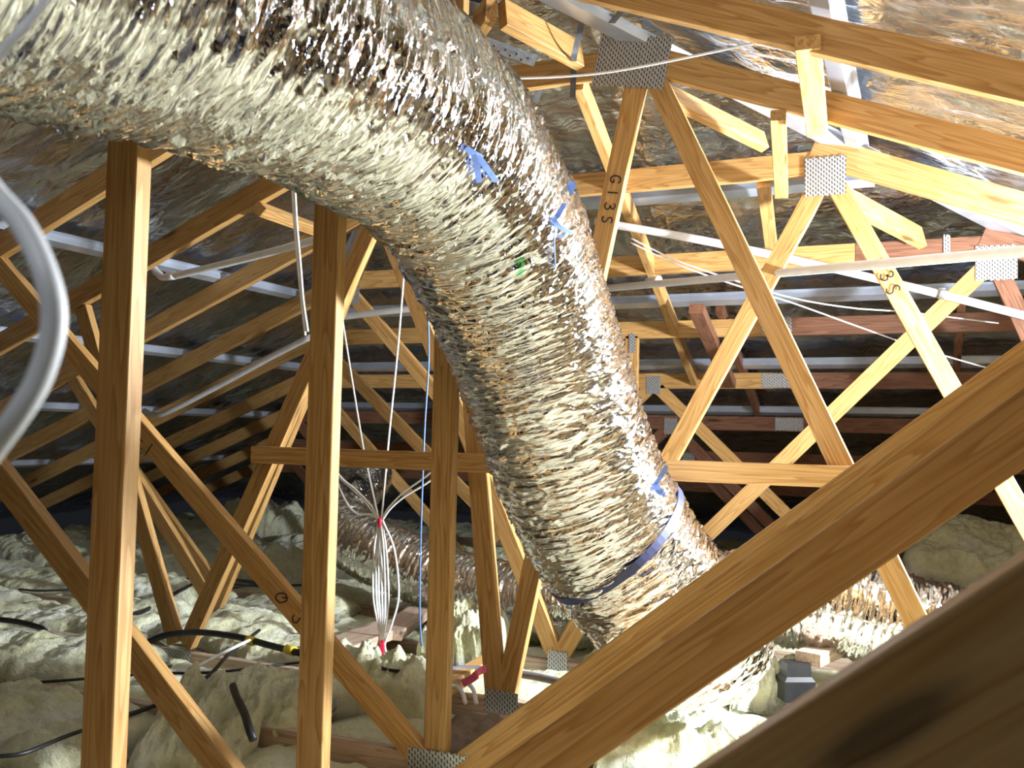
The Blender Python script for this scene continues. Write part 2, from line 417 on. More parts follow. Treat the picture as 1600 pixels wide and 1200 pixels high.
# ================================================================== TRUSSES
def P3(X, z, Y): return (X, Y, ZC + z)
jit = 0
def member(name, tr, a, b, k, w=0.07, mat='pine', off=0.0, t=0.035, cut0=0.0, cut1=0.0):
    """board in the plane of truss k between (X, z above eye) points a and b"""
    global jit
    jit = (jit + 1) % 5
    Y = TY(k) + off + (jit - 2) * 0.0006
    return board(name, P3(a[0], a[1], Y), P3(b[0], b[1], Y), w, t, mat, tr, (0, 1, 0), 0.0, cut0, cut1)
def nail_plate(tr, c, k, w, h, rot=0.0, off=0.0):
    """thin toothed plate with turned-up teeth along its edges"""
    Y = TY(k) - 0.0035 + off
    t = 0.0013; v = []; f = []
    n = max(4, int(w / 0.012))
    # plate body as a notched-edge strip
    xs = [-w / 2 + w * i / n for i in range(n + 1)]
    def quadbox(x0, x1, z0, z1, y0, y1):
        b = len(v)
        v.extend([(x0, y0, z0), (x1, y0, z0), (x1, y0, z1), (x0, y0, z1), (x0, y1, z0), (x1, y1, z0), (x1, y1, z1), (x0, y1, z1)])
        f.extend([(b, b + 1, b + 2, b + 3), (b + 7, b + 6, b + 5, b + 4), (b, b + 4, b + 5, b + 1), (b + 1, b + 5, b + 6, b + 2), (b + 2, b + 6, b + 7, b + 3), (b + 3, b + 7, b + 4, b)])
    quadbox(-w / 2, w / 2, -h / 2, h / 2, 0, t)
    for i in range(n):
        if i % 2 == 0:
            quadbox(xs[i], xs[i + 1], h / 2, h / 2 + 0.004, 0, t); quadbox(xs[i], xs[i + 1], -h / 2 - 0.004, -h / 2, 0, t)
    m = Matrix.Translation(Vector(P3(c[0], c[1], Y))) @ Matrix.Rotation(rot, 4, 'Y')
    return link('nail_plate', v, f, 'galvanised_plate', tr, False, m)

# strokes of handwritten capitals on a 1 x 1.4 box
GLYPH = {
 'G': [[(0.95, 1.15), (0.7, 1.4), (0.3, 1.35), (0.05, 0.9), (0.1, 0.3), (0.45, 0.05), (0.85, 0.2), (0.9, 0.55), (0.55, 0.55)]],
 '1': [[(0.45, 1.4), (0.5, 0.05)]],
 '3': [[(0.1, 1.2), (0.45, 1.4), (0.8, 1.15), (0.6, 0.8), (0.35, 0.75)], [(0.35, 0.75), (0.85, 0.6), (0.85, 0.2), (0.45, 0.0), (0.05, 0.2)]],
 'S': [[(0.85, 1.25), (0.5, 1.4), (0.15, 1.15), (0.3, 0.8), (0.75, 0.55), (0.75, 0.15), (0.4, 0.0), (0.1, 0.15)]],
 'T': [[(0.0, 1.3), (1.0, 1.4)], [(0.5, 1.35), (0.5, 0.0)]],
 'I': [[(0.5, 1.4), (0.5, 0.0)]],
 '-': [[(0.1, 0.7), (0.9, 0.75)]],
 'O': [[(0.5, 1.3), (0.1, 1.1), (0.05, 0.4), (0.4, 0.1), (0.8, 0.5), (0.75, 1.1), (0.5, 1.3), (0.4, 0.8)]],
}
def handwriting(text, parent, c, k, h, ang, off=-0.003, lw=0.0035, gap=1.5):
    """ink strokes on the front of a member; ang turns the reading direction (0 = left to right, clockwise positive)"""
    s = h / 1.4; x = 0; o = None
    R = Matrix.Rotation(ang, 4, 'Y')
    Wd = (len(text) - 1) * gap + 1
    m = Matrix.Translation(Vector(P3(c[0], c[1], TY(k) + off))) @ R
    for ch in text:
        v = []; f = []
        for st in GLYPH[ch]:
            p = smooth_path([(a[0], a[1], 0) for a in st], 4) if len(st) > 2 else [np.array((*q, 0)) for q in st]
            q = []
            for i_ in range(len(p)):
                d = (p[min(i_ + 1, len(p) - 1)] - p[max(i_ - 1, 0)])[:2]; d = d / (np.hypot(*d) + 1e-6); nn = np.array([-d[1], d[0]]) * lw / 2
                cx, cz = (p[i_][0] + x - Wd / 2) * s, (p[i_][1] - 0.7) * s
                q += [(cx + nn[0], 0, cz + nn[1]), (cx - nn[0], 0, cz - nn[1]), (cx - nn[0], 0.0012, cz - nn[1]), (cx + nn[0], 0.0012, cz + nn[1])]
            bs = len(v); v.extend(q)
            for i_ in range(len(p) - 1):
                f.extend([(bs + i_ * 4 + j, bs + i_ * 4 + (j + 1) % 4, bs + i_ * 4 + 4 + (j + 1) % 4, bs + i_ * 4 + 4 + j) for j in range(4)])
            f.append((bs, bs + 1, bs + 2, bs + 3)); e = bs + (len(p) - 1) * 4; f.append((e + 3, e + 2, e + 1, e))
        x += gap
        o = link('handwritten_mark', v, f, 'ink', parent, False, m)
        o['label'] = 'black marker handwriting, one character of ' + text
    return o

def slope_low(X): return RIDGE_LOW - PIT * abs(X - X0)
def chord_slope(tr, k, xa, xb, mat='pine', w=0.09):
    """sloping top chord from xa to xb, lower edge on the roof line"""
    c = math.hypot(1, PIT); q = w / 2 * c
    return member('top_chord', tr, (xa, slope_low(xa) + q), (xb, slope_low(xb) + q), k, w, mat)
def bottom_chord(tr, k, xa=-6.6, xb=3.0):
    return member('bottom_chord', tr, (xa, -0.975), (xb, -0.975), k, 0.09, 'grey_pine', 0.001)

# --- the four king-post trusses nearest the camera
KP = {Z_: ('rough sawn king-post roof truss nearest the camera, its dark diagonal filling the lower right corner', -1.114),
      A_: ('king-post roof truss with the tall post at the far left of the picture', -1.035),
      B_: ('king-post roof truss whose post stands second from the left', -0.995),
      C_: ('king-post roof truss whose post has the toothed plate at its foot', -0.955)}
TR = {}
for k, (lab, zb) in KP.items():
    tr = empty('roof_truss', (X0, TY(k), 0), lab, 'roof truss', 'trusses across the attic'); TR[k] = tr
    xo = X0 - 0.012
    member('king_post', tr, (xo, -0.93), (xo, RIDGE_LOW + 0.05), k, 0.07)
    if k == Z_:
        pass
    # diagonals: upper edge passes X0 at height zb
    q = (0.14 if k == Z_ else 0.07) / 2 * math.hypot(1, 0.81)
    for sg in (1, -1):
        s2 = 0.81 if sg > 0 else 0.82
        e = 1.93
        zz = zb - q + (0.0 if sg > 0 else 0.01)
        wb = member('web', tr, (X0 + sg * 0.05, zz + 0.05 * s2), (X0 + sg * e, zz + e * s2), k, 0.14 if k == Z_ else 0.07, 'pine')
        if sg < 0 and k == C_:
            handwriting('-I', wb, (-2.385, -0.045 - 0.03), k, 0.05, math.radians(40))
            handwriting('S', wb, (-1.735, -0.595), k, 0.045, math.radians(100))
            handwriting('O', wb, (-1.80, -0.535), k, 0.05, math.radians(80))
    chord_slope(tr, k, X0 - 0.02, XR - 0.3); chord_slope(tr, k, X0 + 0.02, -6.6)
    bottom_chord(tr, k)
    nail_plate(tr, (X0, -0.95), k, 0.19, 0.075)
    nail_plate(tr, (X0, RIDGE_LOW + 0.03), k, 0.14, 0.13)

# --- truncated trusses stepping down towards the hip end
def hip_truss(k, lab):
    n = k - T1 + 1
    tr = empty('roof_truss', (X0, TY(k), 0), lab, 'roof truss', 'trusses across the attic'); TR[k] = tr
    zt = 1.301 - HIP * S * (n - 1); h = 0.31 + (n - 1) * S
    return tr, zt, h
def flat(tr, k, zt, h, split=None, mats=('pine', 'pine')):
    a, b = X0 - h, X0 + h
    if split is None:
        member('top_chord', tr, (a, zt - 0.045), (b, zt - 0.045), k, 0.09, mats[0])
    else:
        member('top_chord', tr, (a, zt - 0.045), (split, zt - 0.045), k, 0.09, mats[0])
        member('top_chord', tr, (split + 0.002, zt - 0.045), (b, zt - 0.045), k, 0.09, mats[1])

# first truncated truss
tr, zt, h = hip_truss(T1, 'first flat-topped truss, carrying the large dark toothed plate and the code G13S')
flat(tr, T1, zt, h)
chord_slope(tr, T1, X0 + h - 0.03, XR - 0.3); chord_slope(tr, T1, X0 - h + 0.03, -6.6); bottom_chord(tr, T1)
wl = member('web', tr, (-0.873, 1.19), (-1.312, -0.935), T1)
handwriting('G13S', wl, (-0.952, 0.785), T1, 0.037, math.radians(101), lw=0.0045, gap=1.75)
member('web', tr, (-0.81, 1.19), (0.165, -0.90), T1)
member('web', tr, (-1.585, 1.19), (-1.345, -0.935), T1)
member('web', tr, (-1.70, 1.19), (-2.73, -0.90), T1)
member('web', tr, (-3.40, 0.50), (-2.79, -0.90), T1)
nail_plate(tr, (-0.888, 1.252), T1, 0.255, 0.17, math.radians(11))
nail_plate(tr, (-1.318, -0.935), T1, 0.125, 0.07)
nail_plate(tr, (-1.62, 1.25), T1, 0.16, 0.14); nail_plate(tr, (-2.76, -0.955), T1, 0.13, 0.06)
# second
tr, zt, h = hip_truss(T2, 'second flat-topped truss, with the bright square plate right of centre and the code 13S')
flat(tr, T2, zt, h)
chord_slope(tr, T2, X0 + h - 0.03, XR - 0.3, 'pine', 0.105); chord_slope(tr, T2, X0 - h + 0.03, -6.6); bottom_chord(tr, T2)
member('web', tr, (-0.318, 0.98), (-1.325, -0.90), T2)
wr = member('web', tr, (-0.305, 0.98), (0.65, -0.90), T2)
handwriting('13S', wr, (-0.105, 0.583), T2, 0.045, math.radians(68), lw=0.0055, gap=1.7)
member('web', tr, (-2.235, 0.94), (-1.36, -0.90), T2)
member('web', tr, (-2.27, 0.94), (-3.12, -0.90), T2)
member('web', tr, (-4.2, 0.3), (-3.1, -0.90), T2)
nail_plate(tr, (-0.318, 0.965), T2, 0.145, 0.14)
nail_plate(tr, (-1.34, -0.94), T2, 0.085, 0.095); nail_plate(tr, (-2.16, 0.96), T2, 0.14, 0.13)
# third
tr, zt, h = hip_truss(T3, 'third flat-topped truss, reddish towards the right, with the plate at the right edge')
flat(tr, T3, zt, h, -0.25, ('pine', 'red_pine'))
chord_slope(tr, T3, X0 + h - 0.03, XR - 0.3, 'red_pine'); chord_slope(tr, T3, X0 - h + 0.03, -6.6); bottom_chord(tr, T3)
wd = member('web', tr, (0.245, 0.70), (-1.31, -0.90), T3)
handwriting('I', wd, (-0.40, 0.035), T3, 0.06, math.radians(-20), lw=0.004)
handwriting('T', wd, (-0.58, -0.15), T3, 0.05, math.radians(15), lw=0.004)
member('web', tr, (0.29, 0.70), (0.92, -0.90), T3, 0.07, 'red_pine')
member('web', tr, (-2.78, 0.70), (-1.36, -0.72), T3)
member('web', tr, (-2.84, 0.70), (-3.6, -0.90), T3)
member('web', tr, (-4.7, 0.1), (-3.65, -0.90), T3)
nail_plate(tr, (0.285, 0.715), T3, 0.15, 0.135); nail_plate(tr, (0.105, 0.80), T3, 0.025, 0.075)
nail_plate(tr, (-2.80, 0.72), T3, 0.14, 0.13)
# fourth
tr, zt, h = hip_truss(T4, 'fourth flat-topped truss, with the short central post and a spliced reddish chord')
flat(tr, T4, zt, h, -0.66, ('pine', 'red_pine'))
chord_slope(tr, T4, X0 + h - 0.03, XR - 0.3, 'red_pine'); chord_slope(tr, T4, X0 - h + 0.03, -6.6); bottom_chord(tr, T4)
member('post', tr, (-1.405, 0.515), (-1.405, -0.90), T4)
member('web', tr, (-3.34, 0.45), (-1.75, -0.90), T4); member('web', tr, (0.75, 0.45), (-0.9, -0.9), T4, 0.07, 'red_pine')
nail_plate(tr, (-1.40, 0.475), T4, 0.035, 0.10); nail_plate(tr, (-0.655, 0.553), T4, 0.15, 0.075)
# fifth to eighth
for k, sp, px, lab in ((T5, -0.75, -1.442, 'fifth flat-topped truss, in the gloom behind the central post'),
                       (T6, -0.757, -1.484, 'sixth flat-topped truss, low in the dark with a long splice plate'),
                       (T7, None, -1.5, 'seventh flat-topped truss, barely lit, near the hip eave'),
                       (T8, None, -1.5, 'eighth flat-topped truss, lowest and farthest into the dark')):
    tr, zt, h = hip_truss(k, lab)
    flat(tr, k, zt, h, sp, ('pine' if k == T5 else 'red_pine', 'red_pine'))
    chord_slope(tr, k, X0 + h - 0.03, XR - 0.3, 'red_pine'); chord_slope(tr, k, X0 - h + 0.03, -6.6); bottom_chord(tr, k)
    zz = zt - 0.09
    wm = 'pine' if k == T5 else 'red_pine'
    if k < T8:
        run = (zz + 0.90) / 0.93
        member('web', tr, (px + 0.03, zz), (px + run, -0.90), k, 0.07, wm); member('web', tr, (px - 0.03, zz), (px - run, -0.90), k, 0.07, wm)
        member('web', tr, (X0 - h + 0.1, zz), (X0 - h + 0.1 + run, -0.90), k, 0.07, wm)
        nail_plate(tr, (px, zz + 0.02), k, 0.085, 0.10)
        if sp is not None: nail_plate(tr, (sp + 0.02, zt - 0.045), k, 0.17, 0.075)

# ================================================================== LOOSE FRAMING
def loose(name, p0, p1, w, t, label, cat, mat='pine', hint=(1, 0, 0), group=None, y0=None):
    o = board(name, p0, p1, w, t, mat, None, hint, -t / 2 if y0 is None else y0)
    return tag(o, label, cat, group)
# horizontal brace nailed across the near face of the first flat-topped truss
bz = -0.118
loose('timber_brace', P3(-2.40, bz, TY(T1) - 0.0375), P3(-0.12, bz, TY(T1) - 0.0375), 0.066, 0.034,
      'horizontal timber brace nailed across the truss webs behind the duct', 'timber brace', hint=(0, 1, 0), y0=0.0)
# noggins under the chords
loose('noggin', onY(1262, 66, TY(C_) - 0.012), onY(1277, 205, TY(T1) + 0.03), 0.036, 0.062, 'larger pale rough sawn block hanging in front of the sloping chords, upper right', 'timber block', group='short blocks under the chords')
loose('noggin', onY(1216, 180, TY(T1) - 0.012), onY(1221, 303, TY(T2) - 0.02), 0.036, 0.048, 'smaller pale rough sawn block crossing the second flat chord beside the square plate', 'timber block', group='short blocks under the chords')
loose('noggin', onY(1193, 286, TY(T2) + 0.04), onY(1206, 392, TY(T3) - 0.02), 0.036, 0.05, 'narrow yellow block dropping from the second flat chord to the third', 'timber block', group='short blocks under the chords')
loose('noggin', onY(404, 326, TY(T1) - 0.012), onY(502, 362, TY(T2) - 0.01), 0.048, 0.045, 'short yellow block under the left roof slope beside the hanging white cables', 'timber block', hint=(1, 0, 1), group='short blocks under the chords')
loose('noggin', onY(1088, 482, TY(T3) + 0.2), onY(1140, 600, TY(T5) - 0.01), 0.05, 0.07, 'dim stub of timber with a sawn end above the fourth flat chord', 'timber block', 'red_pine', group='short blocks under the chords')
# rafters of the hip end
loose('crown_rafter', onY(905, 128, TY(T1) + 0.04), onY(1088, 600, TY(T5) + 0.06), 0.07, 0.036, 'yellow rafter running down the hip end past the G13S web', 'rafter')
loose('hip_rafter', onY(1030, 142, TY(T1) + 0.06), onY(1192, 222, TY(T2) - 0.06), 0.075, 0.036, 'bright yellow hip rafter between the dark plate and the second flat chord', 'rafter', hint=(1, 1, 0), group='hip rafter pieces')
loose('hip_rafter', onY(1325, 312, TY(T2) + 0.06), onY(1438, 372, TY(T3) - 0.04), 0.09, 0.036, 'dull brown hip rafter piece behind the bright square plate', 'rafter', hint=(1, 1, 0), group='hip rafter pieces')
loose('hip_rafter', onY(785, 22, TY(T1) - 0.36), onY(905, 88, TY(T1) - 0.04), 0.10, 0.036, 'brown hip rafter piece at the top, above the edge of the duct', 'rafter', hint=(1, 1, 0), group='hip rafter pieces')
loose('hip_rafter', onY(768, 12, TY(T1) - 0.38), onY(712, 92, TY(T1) - 0.06), 0.09, 0.036, 'short shadowed hip rafter piece at the top next to the duct', 'rafter', hint=(-1, 1, 0), group='hip rafter pieces')
loose('hanger_post', onY(722, -40, TY(C_) + 0.3), onY(719, 60, TY(C_) + 0.3), 0.05, 0.03, 'slim upright timber peeping over the top edge of the duct', 'timber post', hint=(0, 1, 0))
for xj, ya, yb_, lab in ((-0.93, TY(T4) - 0.05, TY(T6) + 0.1, 'dark reddish jack rafter running down the far hip slope'), (0.18, TY(T4) - 0.05, TY(T6) + 0.1, 'dark jack rafter on the far hip slope behind the 13S web')):
    loose('jack_rafter', (xj, ya, hipZ(ya) - 0.072), (xj, yb_, hipZ(yb_) - 0.072), 0.06, 0.036, lab, 'rafter', 'red_pine')

# ================================================================== STEEL ROOF BATTENS (top-hat sections)
def batten(p0, p1, nrm, label, group='steel roof battens', w=0.042, hgt=0.03, fl=0.018, mat='steel_batten'):
    """open top-hat channel from p0 to p1, crown towards -nrm (down into the attic)"""
    x = Vector(p1) - Vector(p0); L = x.length; x.normalize(); n = Vector(nrm).normalized(); n = (n - x * n.dot(x)).normalized(); y = n.cross(x)
    m = Matrix(((x.x, y.x, n.x, p0[0]), (x.y, y.y, n.y, p0[1]), (x.z, y.z, n.z, p0[2]), (0, 0, 0, 1)))
    t = 0.0015; h = w / 2; s = 0.006
    out = [(-h - s - fl, 0), (-h - s, 0), (-h, -hgt), (h, -hgt), (h + s, 0), (h + s + fl, 0)]
    inn = [(a, b + t) for a, b in reversed(out)]
    ring = out + inn; v = []; f = []
    for X in (0, L): v += [(X, a, b) for a, b in ring]
    nn = len(ring)
    f = [(i, i + nn, (i + 1) % nn + nn, (i + 1) % nn) for i in range(nn)]
    for i in range(5):
        f.append((i, i + 1, nn - 2 - i, nn - 1 - i)); f.append((i + nn, nn + nn - 1 - i, nn + nn - 2 - i, i + 1 + nn))
    o = link('roof_batten', v, f, mat, None, False, m)
    return tag(o, label, 'roof batten', group)
def hit(x, y, P, n):
    v = ray(x, y); n = np.array(n, float); return CAM + v * (np.dot(np.array(P) - CAM, n) / np.dot(v, n))
PL = (X0, 0, ZC + RIDGE_LOW + 0.098 + 0.036)
nL, nR, nH = (-PIT, 0, 1), (PIT, 0, 1), (0, HIP, 1)
PH = (0, TY(T1), ZC + 1.301 + 0.05)
for (x, y, lab) in ((345, 432, 'steel batten on the left slope carrying the white conduit elbow'), (330, 556, 'steel batten on the left slope, second row down'),
                    (150, 636, 'steel batten on the left slope above the lower conduit bend'), (420, 712, 'steel batten low in the dark of the left slope'),
                    (60, 120, 'steel batten on the left slope hidden behind the duct')):
    p = hit(x, y, PL, nL); zz = p[2] - 0.0
    yend = min(YF, TY(T1) + (abs(p[0] - X0) - 0.31) / (HIP / PIT) + 0.1) if abs(p[0] - X0) > 0.31 else TY(T1)
    batten((p[0], YN, zz), (p[0], max(yend, 3.2), zz), nL, lab)
for (x, y, lab) in ((1322, 150, 'bright steel batten crossing behind the sloping chords at upper right'),):
    p = hit(x, y, PL, nR)
    batten((p[0], YN, p[2]), (p[0], TY(T1) + (p[0] - X0 - 0.2), p[2]), nR, lab, w=0.05)
for (x, y, lab) in ((1050, 302, 'steel batten across the hip end just below the second flat chord'), (1100, 466, 'steel batten across the hip end above the fourth flat chord'),
                    (1200, 566, 'steel batten across the hip end above the fifth flat chord'), (1200, 640, 'steel batten across the hip end in the deep shadow')):
    p = hit(x, y, PH, nH); hf = (p[1] - TY(T1)) * HIP / PIT + 0.25
    batten((X0 - hf, p[1], p[2]), (X0 + hf, p[1], p[2]), nH, lab, w=0.055)
# folded steel along the hips
k0, k1 = -0.25, 1.35
for sg, lab in ((1, 'folded steel hip strip, overexposed above the hip rafter'), (-1, 'folded steel hip strip on the left hip behind the duct')):
    a = (X0 + sg * (0.36 + k0), TY(T1) + k0, ZC + 1.36 - PIT * k0 - 0.02); b = (X0 + sg * (0.36 + k1), TY(T1) + k1, ZC + 1.36 - PIT * k1 - 0.02)
    batten(a, b, (sg * 0.28, 0.28, 1), lab, 'folded hip strips', w=0.07, hgt=0.02, fl=0.02)

# ================================================================== STRAPS AND BRACKETS
st = ribbon('hoop_strap', [onY(1000, -14, TY(C_) + 0.1), onY(962, 28, TY(T1) - 0.15), onY(945, 50, TY(T1) - 0.03)], CR, 0.024, 0.0015, 'dark_strap')
tag(st, 'dark perforated hoop strap running up from the large toothed plate', 'strap', 'hoop straps')
st = ribbon('hoop_strap', [onY(908, 38, TY(T1) - 0.16), onY(904, 58, TY(T1) - 0.17), onY(897, 88, TY(T1) - 0.14), onY(896, 104, TY(T1) - 0.03), onY(896, 115, TY(T1) - 0.01), onY(895, 152, TY(T1) - 0.012)], CR, 0.02, 0.0015, 'dark_strap')
tag(st, 'dark perforated hoop strap hanging over the flat chord left of the big plate', 'strap', 'hoop straps')
st = ribbon('hoop_strap', [onY(850, 128, TY(T1) + 0.05), onY(835, 160, TY(T1) + 0.12)], CR, 0.022, 0.0015, 'dark_strap')
tag(st, 'short dark strap end poking out under the flat chord beside the duct', 'strap', 'hoop straps')
def perforated_angle():
    p0 = Vector(onY(748, 66, TY(T1) - 0.22)); p1 = Vector(onY(836, 98, TY(T1) - 0.12))
    root = empty('perforated_bracket', tuple(p0), 'galvanised perforated angle bracket sticking out above the duct', 'bracket')
    m, L = frame(p0, p1, tuple(CF)); w = 0.028; t = 0.002
    v, f = prism(L, w, t, 0.0004); link('flange', v, f, 'galvanised_strap', root, False, m)
    m2 = m @ Matrix.Translation((0, 0, w / 2)) @ Matrix.Rotation(math.radians(70), 4, 'X')
    v, f = prism(L, 0.018, t, 0.0004); link('flange', v, f, 'galvanised_strap', root, False, m2 @ Matrix.Translation((0, 0, 0.009)))
    v = [(0.0035 * math.cos(a * math.pi / 4), y, 0.0035 * math.sin(a * math.pi / 4)) for y in (0, 0.001) for a in range(8)]
    f = [tuple(range(8)), tuple(range(15, 7, -1))] + [(i + 8, (i + 1) % 8 + 8, (i + 1) % 8, i) for i in range(8)]
    me = None
    for i in range(9):
        mm = m @ Matrix.Translation((0.012 + i * (L - 0.02) / 9, -0.0008, -0.007 if i % 2 else 0.006))
        if me is None:
            o = link('perforation', v, f, 'black_rubber', root, False, mm); me = o.data
        else:
            o = bpy.data.objects.new('perforation', me); COL.objects.link(o); o.matrix_world = mm; o.parent = root; o.matrix_parent_inverse = world_of(root).inverted()
perforated_angle()

# ================================================================== DUCTS
def duct(name, ctrl, r, ds, nth, amp, label, skew=0.3, capend=False, fold=0.024, rprof=None, parent=None):
    pts = [atD(*c) for c in ctrl]
    path = np.array(smooth_path(pts, 24))
    seg = np.linalg.norm(np.diff(path, axis=0), axis=1); s = np.concatenate([[0], np.cumsum(seg)]); Ltot = s[-1]
    ns = int(Ltot / ds); si = np.linspace(0, Ltot, ns)
    P = np.stack([np.interp(si, s, path[:, i]) for i in range(3)], 1)
    ker = np.ones(41) / 41
    Pp = np.pad(P, ((20, 20), (0, 0)), mode='reflect', reflect_type='odd')
    P = np.stack([np.convolve(Pp[:, i], ker, 'valid') for i in range(3)], 1)
    _, T, U, V = frames(list(P))
    th = np.linspace(0, 2 * np.pi, nth, endpoint=False)
    Sg, Th = np.meshgrid(si, th, indexing='ij')
    # periodic circumferential coordinate: use two noise lookups blended over the seam
    def field(C):
        wob = 0.10 * pn(Sg / 0.35, C / 0.5)
        sk = Sg + skew * 0.25 * np.sin(C / r) * r + wob
        a = ridged(sk / fold, C / 0.19)
        b = ridged(sk / (fold * 0.45) + 3.3, C / 0.12)
        c = ridged(Sg / 0.03 + 9, C / 0.035)
        big = pn(sk / 0.14, C / 0.4)
        fac = facets(sk / 0.024 + 0.9 * pn(Sg / 0.1, C / 0.15), C / 0.085) + 0.6 * facets(sk / 0.011 + 31.0, C / 0.045 + 0.7 * pn(C / 0.1, Sg / 0.1))
        return amp * 1.7 * fac + amp * (0.75 * np.abs(a) ** 0.8 * np.sign(a) - 0.45 * b + 0.14 * c + 1.3 * big)
    wgt = np.clip((Th - (2 * np.pi - 0.5)) / 0.5, 0, 1)
    dsp = field(Th * r) * (1 - wgt) + field((Th - 2 * np.pi) * r) * wgt
    rr = r + dsp
    if rprof is not None: rr = rr * np.interp(si / Ltot, *rprof)[:, None]
    X = P[:, None, :] + rr[..., None] * (np.cos(Th)[..., None] * U[:, None, :] + np.sin(Th)[..., None] * V[:, None, :])
    Vv = X.reshape(-1, 3); uv = np.stack([Sg, Th * r], -1).reshape(-1, 2)
    Fq = grid_faces(ns, nth, True)
    # close the ends with a fan ring of quads
    loc = P[0]
    root = empty(name, tuple(float(q) for q in loc), label, 'duct')
    o = np_mesh('sleeve', Vv, Fq, 'duct_foil', root, True, uv, loc)
    return root, P, T, U, V, si
MAIN = [(-950, -560, 0.70), (-330, -290, 0.90), (0, -138, 1.10), (210, -55, 1.27), (415, 40, 1.50), (570, 140, 1.82), (688, 240, 2.10), (768, 365, 2.32), (822, 505, 2.50), (872, 650, 2.60), (922, 775, 2.68), (985, 880, 2.74), (1055, 965, 2.79), (1100, 1025, 2.83), (1112, 1062, 2.86)]
root, P, T, U, V, si = duct('flexible_duct', MAIN, 0.23, 0.0027, 230, 0.0072, 'large crinkled silver foil duct sweeping from the upper left down to the floor',
                            rprof=([0, 0.955, 0.975, 0.99, 1.0], [1, 1, 0.93, 0.7, 0.05]))
MAIN_ROOT = root
def nearest(px, py):
    q = (P - CAM); zc = q @ CF; x = 800 + F * (q @ CR) / zc; y = 600 - F * (q @ CU) / zc
    return int(np.argmin((x - px) ** 2 + (y - py) ** 2))
# navy strap pulled round the duct near its foot
i = nearest(950, 850); c = P[i]; ax = T[i]
tilt = (ax + 0.30 * CR - 0.10 * CU); tilt /= np.linalg.norm(tilt)
e1 = np.cross(tilt, CU); e1 /= np.linalg.norm(e1); e2 = np.cross(tilt, e1)
pts = []
v = []; f = []; nseg = 72
for k in range(nseg):
    a = 2 * math.pi * k / nseg
    d = math.cos(a) * e1 + math.sin(a) * e2
    # reach the sleeve surface measured from the axis
    al = np.dot(d, ax); rad = 0.236 / math.sqrt(max(1e-4, 1 - al * al))
    for (dr, dw) in ((0, -0.012), (0.004, -0.012), (0.004, 0.012), (0, 0.012)):
        v.append(tuple(c + d * (rad + dr) + tilt * dw))
for k in range(nseg):
    b0, b1 = k * 4, ((k + 1) % nseg) * 4
    for j in range(4): f.append((b0 + j, b0 + (j + 1) % 4, b1 + (j + 1) % 4, b1 + j))
o = link('strap', v, f, 'navy_strap', root); o['label'] = 'navy webbing strap round the foot of the duct'
# blue plastic ties
def surf(px, py, lift=0.008):
    """point on the near side of the main duct on a sight line"""
    v_ = ray(px, py); v_ = v_ / np.linalg.norm(v_)
    best = None
    for d in np.arange(0.6, 3.4, 0.004):
        q = CAM + v_ * d
        if np.min(np.sum((P - q) ** 2, 1)) < (0.23 + lift) ** 2: return q
    return CAM + v_ * 2.4
def tie(strands, w, label):
    for st in strands:
        pts = [surf(a, b, lift) for a, b, lift in st]
        o = ribbon('tie', pts, CR + 0.2 * CU, w, 0.0012, 'blue_tie', root, 5); o['label'] = label
tie([[(728, 232, .012), (742, 240, .02), (752, 246, .02)], [(738, 236, .018), (745, 262, .022), (749, 285, .022)], [(745, 242, .02), (760, 262, .024), (776, 284, .024)]], 0.012, 'blue plastic tie knotted on the upper bend')
q = surf(868, 345, .014)
tie([[(866, 345, .012), (874, 332, .016), (882, 318, .016)], [(864, 340, .014), (872, 352, .016), (894, 366, .014)]], 0.012, 'blue plastic tie knotted on the outer bend')
o = ribbon('tie', [atD(872, 342, 2.2), atD(882, 318, 2.19), atD(896, 284, 2.18)], CR, 0.018, 0.0012, 'blue_tie', root, 5); o['label'] = 'blue plastic tie knotted on the outer bend'
o = tube('tie', [surf(868, 350, .012), surf(866, 380, .012), surf(868, 420, .012)], 0.0016, 'blue_tie', root, 6); o['label'] = 'thin blue string'
o = ribbon('tie', [atD(1022, 760, 2.52), atD(1032, 745, 2.5), atD(1042, 728, 2.5)], CR, 0.012, 0.0012, 'blue_tie', root, 5); o['label'] = 'blue plastic tie on the outer side by the brace'
o = ribbon('tie', [atD(1022, 752, 2.52), atD(1030, 768, 2.5), atD(1040, 772, 2.5)], CR, 0.018, 0.0012, 'blue_tie', root, 5); o['label'] = 'blue plastic tie on the outer side by the brace'

duct('flexible_duct', [(575, 742, 6.2), (540, 785, 5.6), (540, 832, 5.05), (605, 868, 4.75), (690, 905, 4.55), (780, 932, 4.35), (870, 950, 4.2), (975, 962, 4.14)], 0.16, 0.0042, 140, 0.0085,
     'smaller silver foil duct lying on the insulation behind the king posts', 0.15, fold=0.028)
duct('flexible_duct', [(1010, 960, 3.75), (1120, 935, 3.62), (1230, 935, 3.5), (1330, 952, 3.4), (1450, 985, 3.3), (1580, 1020, 3.2), (1760, 1075, 3.12), (2300, 1180, 3.05), (2900, 1290, 3.0)], 0.17, 0.0042, 140, 0.0085,
     'smaller silver foil duct glimpsed between the dark diagonals at lower right', 0.3, fold=0.03)

